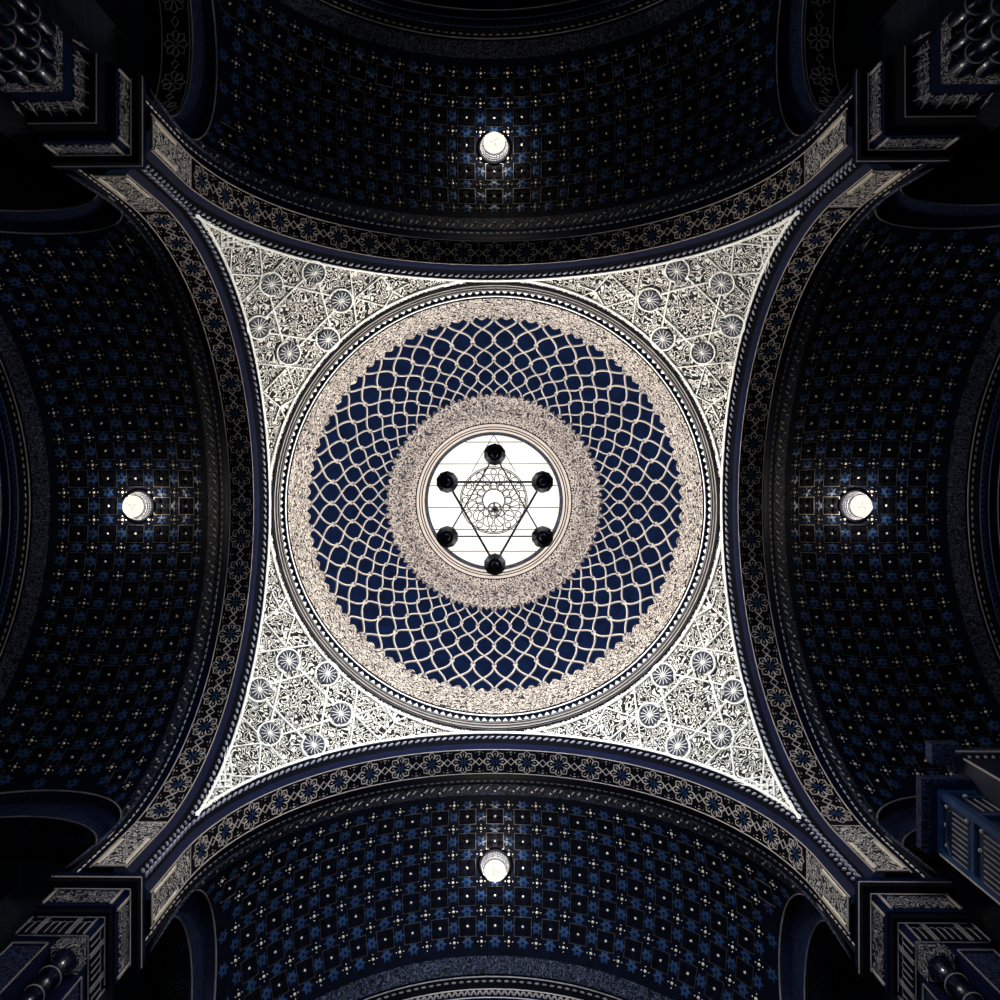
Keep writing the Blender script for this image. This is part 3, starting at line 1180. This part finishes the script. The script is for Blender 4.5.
# ------------------------------------------------------------------ corner piers
def lbox(mb, a, b, z0_, z1_):
    mb.box((a, a, z0_), (b, b, z1_))


def pier(kind):
    pb = (5.4, 5.4, 0)
    rt = root('corner_pier', pb)
    far = 5.98
    mb = MB(); lbox(mb, 4.77, far, 11.89, 12.0)
    co = obj('cornice_slab', mb, M['black'], rt, pb)
    mb = MB(); lbox(mb, 4.775, far - 0.02, 12.0, 12.13)
    obj('impost_block', mb, M['blue'], rt, pb)
    mb = MB()
    for (p, q) in (((4.77, 4.77), (far, 4.77)), ((4.77, 4.77), (4.77, far))):
        for z, w in ((11.995, 0.012),):
            mb.tube([(p[0], p[1], z), (q[0], q[1], z)], w, 5)
    obj('slab_edge', mb, M['flower'], co, pb)
    mb = MB(); lbox(mb, 4.87, far - 0.10, 11.47, 11.89)
    fr = obj('frieze_block', mb, M['blue'], rt, pb)
    mb = MB()
    z0_, z1_ = 11.55, 11.82
    mb.box((4.99, 4.858, z0_), (far - 0.2, 4.872, z1_))
    mb.box((4.858, 4.99, z0_), (4.872, far - 0.2, z1_))
    obj('scroll_frieze', mb, M['pierpanel'], fr, pb)
    mb = MB()
    for s in (4.95, far - 0.16):
        mb.box((s - 0.014, 4.848, z0_ - 0.03), (s + 0.014, 4.875, z1_ + 0.03))
        mb.box((4.848, s - 0.014, z0_ - 0.03), (4.875, s + 0.014, z1_ + 0.03))
    mb.tube([(4.868, 4.868, 11.88), (far - 0.1, 4.868, 11.88)], 0.010, 4)
    mb.tube([(4.868, 4.868, 11.88), (4.868, far - 0.1, 11.88)], 0.010, 4)
    obj('frieze_fillet', mb, M['flower'], fr, pb)
    if kind == 'panel':
        mb = MB(); lbox(mb, 4.89, far - 0.12, 11.36, 11.47)
        obj('dark_ledge', mb, M['black'], rt, pb)
        mb = MB(); lbox(mb, 4.95, far - 0.18, 10.95, 11.36)
        sf = obj('slot_frieze', mb, M['blue'], rt, pb)
        mb, dk = MB(), MB()
        # three slotted panels on each face
        for (s0_, s1_, ns) in ((5.03, 5.19, 2), (5.25, 5.60, 4), (5.66, 5.83, 2)):
            for fc in (0, 1):
                def B(t, a0, a1, d0, d1, za, zb_):
                    if fc == 0:
                        t.box((a0, d0, za), (a1, d1, zb_))
                    else:
                        t.box((d0, a0, za), (d1, a1, zb_))
                B(dk, s0_, s1_, 4.943, 4.955, 10.99, 11.32)
                for s in [s0_ - 0.012, s1_ + 0.012]:
                    B(mb, s - 0.008, s + 0.008, 4.93, 4.955, 10.98, 11.34)
                for i in range(1, ns):
                    s = s0_ + (s1_ - s0_) * i / ns
                    B(mb, s - 0.005, s + 0.005, 4.93, 4.955, 11.0, 11.2)
                for i in range(ns):
                    s = s0_ + (s1_ - s0_) * (i + 0.5) / ns
                    rr = (s1_ - s0_) / ns / 2
                    for q in range(6):
                        a0_, a1_ = pi * q / 6, pi * (q + 1) / 6
                        if fc == 0:
                            mb.tube([(s + rr * cos(a0_), 4.94, 11.2 + rr * sin(a0_)), (s + rr * cos(a1_), 4.94, 11.2 + rr * sin(a1_))], 0.005, 4)
                        else:
                            mb.tube([(4.94, s + rr * cos(a0_), 11.2 + rr * sin(a0_)), (4.94, s + rr * cos(a1_), 11.2 + rr * sin(a1_))], 0.005, 4)
        obj('slot', dk, M['black'], sf, pb)
        obj('slot_bar', mb, M['dimgilt'], sf, pb)
        mb = MB()
        for z in (11.355, 10.955):
            mb.tube([(4.95, 4.95, z), (far - 0.18, 4.95, z)], 0.010, 4)
            mb.tube([(4.95, 4.95, z), (4.95, far - 0.18, z)], 0.010, 4)
        obj('frieze_edge', mb, M['dimgilt'], sf, pb)
        # body: notched corner with a colonnette, panels on both faces
        mb = MB()
        mb.box((5.28, 4.97, 0), (far - 0.2, 5.3, 10.95))
        mb.box((4.97, 5.28, 0), (5.3, far - 0.2, 10.95))
        mb.box((5.14, 5.14, 0), (far - 0.2, far - 0.2, 10.95))
        obj('shaft', mb, M['blue'], rt, pb)
        mb = MB()
        for fc in (0, 1):
            pts = [(5.36, 10.82), (5.78, 10.82), (5.78, 7.2), (5.36, 7.2)]
            P = [((s, 4.965, z) if fc == 0 else (4.965, s, z)) for s, z in pts]
            n = (0, -1, 0) if fc == 0 else (-1, 0, 0)
            for i in range(4):
                mb.ribbon([P[i], P[(i + 1) % 4]], [n, n], 0.016, 0.015)
        obj('panel_frame', mb, M['dimgilt'], rt, pb)
        mb = MB()
        mb.box((5.39, 4.955, 7.3), (5.75, 4.972, 10.75)); mb.box((4.955, 5.39, 7.3), (4.972, 5.75, 10.75))
        obj('inset_panel', mb, M['bluerelief'], rt, pb)
        mb = MB()
        mb.box((4.96, 4.96, 10.72), (5.27, 5.27, 10.95))
        obj('corner_capital', mb, M['pierpanel'], rt, pb)
        mb = MB()
        c = (5.10, 5.10, 0)
        prof = [(0.085, 0), (0.085, 9.3)]
        for z in (9.4, 9.75, 10.1):
            prof += [(0.085, z - 0.04), (0.11, z - 0.02), (0.11, z + 0.02), (0.085, z + 0.04)]
        prof += [(0.085, 10.35), (0.125, 10.38), (0.125, 10.43), (0.09, 10.46), (0.10, 10.6), (0.14, 10.72)]
        mb.lathe(prof, c, 16)
        cl = obj('colonnette', mb, M['polish'], rt, pb, True)
        for z in (9.4, 9.75, 10.1, 10.405):
            mb = MB()
            r = 0.128 if z > 10.3 else 0.112
            mb.tube([(c[0] + r * cos(2 * pi * k / 20), c[1] + r * sin(2 * pi * k / 20), z) for k in range(20)], 0.009, 4, True)
            obj('ring', mb, M['flower'], cl, pb)
    else:
        mb = MB(); lbox(mb, 4.95, far - 0.18, 11.1, 11.47)
        sf = obj('plain_band', mb, M['black'], rt, pb)
        mb = MB()
        for z in (11.12,):
            mb.tube([(4.945, 4.945, z), (far - 0.18, 4.945, z)], 0.010, 4)
            mb.tube([(4.945, 4.945, z), (4.945, far - 0.18, z)], 0.010, 4)
        obj('band_edge', mb, M['flower'], sf, pb)
        mb = MB(); lbox(mb, 5.06, far - 0.28, 10.55, 11.1)
        cb = obj('capital_block', mb, M['blue'], rt, pb)
        mb = MB()
        mb.box((5.06, 5.048, 10.8), (far - 0.28, 5.062, 11.05)); mb.box((5.048, 5.06, 10.8), (5.062, far - 0.28, 11.05))
        obj('scroll_frieze', mb, M['pierpanel'], cb, pb)
        for i in range(5):
            s = 5.06 + 0.72 * i / 4
            for fc in (0, 1):
                mb = MB()
                p = [(s, 5.055, 10.78), (s + 0.05, 5.02, 11.08)]
                p = [(a_, b_, z) if fc == 0 else (b_, a_, z) for a_, b_, z in p]
                mb.tube(p, 0.010, 5)
                q_ = (s + 0.03, 5.04, 10.92) if fc == 0 else (5.04, s + 0.03, 10.92)
                mb.stud(q_, (0, -1, -0.5) if fc == 0 else (-1, 0, -0.5), 0.030, 8)
                obj('leaf_bracket', mb, M['dimgilt'], cb, pb)
        mb = MB(); lbox(mb, 5.03, far - 0.25, 10.32, 10.52)
        cp_ = obj('capital', mb, M['pierpanel'], rt, pb)
        mb = MB(); lbox(mb, 5.3, far - 0.5, 0, 10.35)
        obj('shaft', mb, M['black'], rt, pb)
        pos = [(5.12, 5.12), (5.12, 5.37), (5.12, 5.64), (5.37, 5.12), (5.64, 5.12)]
        for (x, y) in pos:
            mb = MB()
            prof = [(0.075, 0), (0.075, 9.0), (0.075, 9.55), (0.10, 9.58), (0.10, 9.64), (0.075, 9.67), (0.075, 9.98), (0.11, 10.0), (0.11, 10.06), (0.085, 10.09), (0.09, 10.2), (0.12, 10.34)]
            mb.lathe(prof, (x, y, 0), 14)
            cl = obj('colonnette', mb, M['polish'], rt, pb, True)
            for z, r in ((9.61, 0.102), (10.03, 0.112)):
                mb = MB()
                mb.tube([(x + r * cos(2 * pi * k / 18), y + r * sin(2 * pi * k / 18), z) for k in range(18)], 0.010, 4, True)
                obj('ring', mb, M['flower'], cl, pb)
    return rt, pb


p1, pb1 = pier('panel')
turned(p1, pb1, [0, 1], ['square pier with stepped black cornice at the lower-right corner, under the organ case', 'square pier with stepped black cornice and slotted frieze at the lower-left corner'], 'pier', 'panelled piers at the bottom corners')
p2, pb2 = pier('column')
turned(p2, pb2, [2, 3], ['pier with clustered ringed colonnettes at the upper-left corner', 'pier with clustered ringed colonnettes at the upper-right corner'], 'pier', 'column-cluster piers at the top corners')

# ------------------------------------------------------------------ carved organ case standing in the right arm
OB = (6.3, 3.8, 6.0)
oc_ = root('organ_case', OB)
tag(oc_, 'carved blue organ case with framed panels and pipes jutting in from the right edge', 'organ')
x0, y0_, x1, y1_, zt = 5.40, 3.28, 7.4, 4.02, 11.4
mb = MB(); mb.box((x0 + 0.03, y0_ + 0.03, 6), (x1, y1_, zt - 0.04))
obj('case_body', mb, M['rosette'], oc_, OB)
mb = MB(); mb.box((x0 - 0.17, y0_ - 0.12, zt - 0.06), (x1, y1_ + 0.02, zt + 0.06))
cn = obj('cornice', mb, M['bluerelief'], oc_, OB)
mb = MB()
mb.box((x0 - 0.06, y0_ - 0.05, zt - 0.12), (x1, y1_ + 0.01, zt - 0.06))
obj('cornice_step', mb, M['blue'], cn, OB)
mb = MB()
for i in range(12):
    s = y0_ - 0.08 + i * 0.075
    mb.box((x0 - 0.15, s, zt - 0.085), (x0 - 0.08, s + 0.035, zt - 0.055))
for i in range(22):
    s = x0 - 0.12 + i * 0.085
    mb.box((s, y0_ - 0.11, zt - 0.085), (s + 0.04, y0_ - 0.06, zt - 0.055))
obj('dentil', mb, M['bluerelief'], cn, OB)
# corner posts and rails


def part(name, mat, fn, parent=oc_, base=OB, *a):
    mb = MB(); fn(mb)
    return obj(name, mb, M[mat], parent, base)


part('post', 'postblue', lambda m: m.box((x0 - 0.012, y0_ - 0.012, 6), (x0 + 0.075, y0_ + 0.075, zt - 0.1)))
part('post', 'postblue', lambda m: m.box((x0 - 0.012, y1_ - 0.05, 6), (x0 + 0.05, y1_ + 0.01, zt - 0.1)))
for za, zb_ in ((zt - 0.17, zt - 0.105), (10.56, 10.62)):
    part('rail', 'postblue', lambda m: m.box((x0 - 0.006, y0_ + 0.076, za), (x0 + 0.05, y1_ - 0.051, zb_)))
    part('rail', 'postblue', lambda m: m.box((x0 + 0.076, y0_ - 0.006, za), (x1, y0_ + 0.05, zb_)))
for za, zb_, n_p in ((10.7, 11.0, 9), (9.7, 10.4, 9)):
    for i in range(n_p):
        q_ = y0_ + 0.15 + i * 0.066
        part('organ_pipe', 'dimgilt', lambda m: m.tube([(x0 + 0.01, q_, za), (x0 + 0.01, q_, zb_)], 0.009, 6))
for i in range(18):
    q_ = x0 + 0.2 + i * 0.1
    part('organ_pipe', 'dimgilt', lambda m: m.tube([(q_, y0_ + 0.01, 10.7), (q_, y0_ + 0.01, 11.05)], 0.010, 6))
part('edge_bead', 'flower', lambda m: m.tube([(x0 - 0.015, y1_ + 0.012, 6.2), (x0 - 0.015, y1_ + 0.012, zt - 0.18)], 0.012, 5))
for (q_, z) in ((0.13, 11.12), (0.36, 11.14), (0.6, 11.12), (0.13, 10.72), (0.13, 10.45), (0.36, 10.48)):
    part('gilt_boss', 'flower', lambda m: m.stud((x0 + 0.02, y0_ + q_, z), (-1, 0, -0.3), 0.028, 8))
for i in range(6):
    part('gilt_boss', 'flower', lambda m: m.stud((x0 + 0.25 + i * 0.3, y0_ + 0.02, 11.14), (0, -1, -0.3), 0.034, 8))
mb = MB()
P = []
for i in range(13):
    a = pi * i / 12
    P.append((x0 + 0.0, y0_ + 0.40 + 0.26 * cos(a), 11.0 + 0.10 * sin(a)))
mb.tube(P, 0.014, 5)
for j in range(4):
    P = []
    for i in range(9):
        a = pi * i / 8
        P.append((x0 + 0.35 + j * 0.42 + 0.18 * cos(a), y0_ + 0.0, 11.02 + 0.07 * sin(a)))
    mb.tube(P, 0.012, 5)
obj('tracery_arch', mb, M['star'], oc_, OB)
# recessed upper turret behind
mb = MB()
mb.box((5.85, 2.97, 6), (7.4, 3.30, 11.75))
tu = obj('turret', mb, M['night'], oc_, OB)
mb = MB()
mb.box((5.58, 2.86, 11.72), (5.95, 3.12, 11.88))
mb.box((5.80, 2.92, 11.62), (7.4, 3.2, 11.78))
obj('turret_cornice', mb, M['bluerelief'], tu, OB)
mb = MB()
mb.tube([(5.82, 2.915, 11.62), (7.4, 2.915, 11.62)], 0.012, 5)
mb.tube([(5.85, 2.97, 11.5), (5.85, 2.97, 7)], 0.014, 5)
for i in range(14):
    mb.stud((5.95 + i * 0.1, 2.965, 11.55), (0, -1, -0.3), 0.024, 6)
obj('turret_bead', mb, M['flower'], tu, OB)
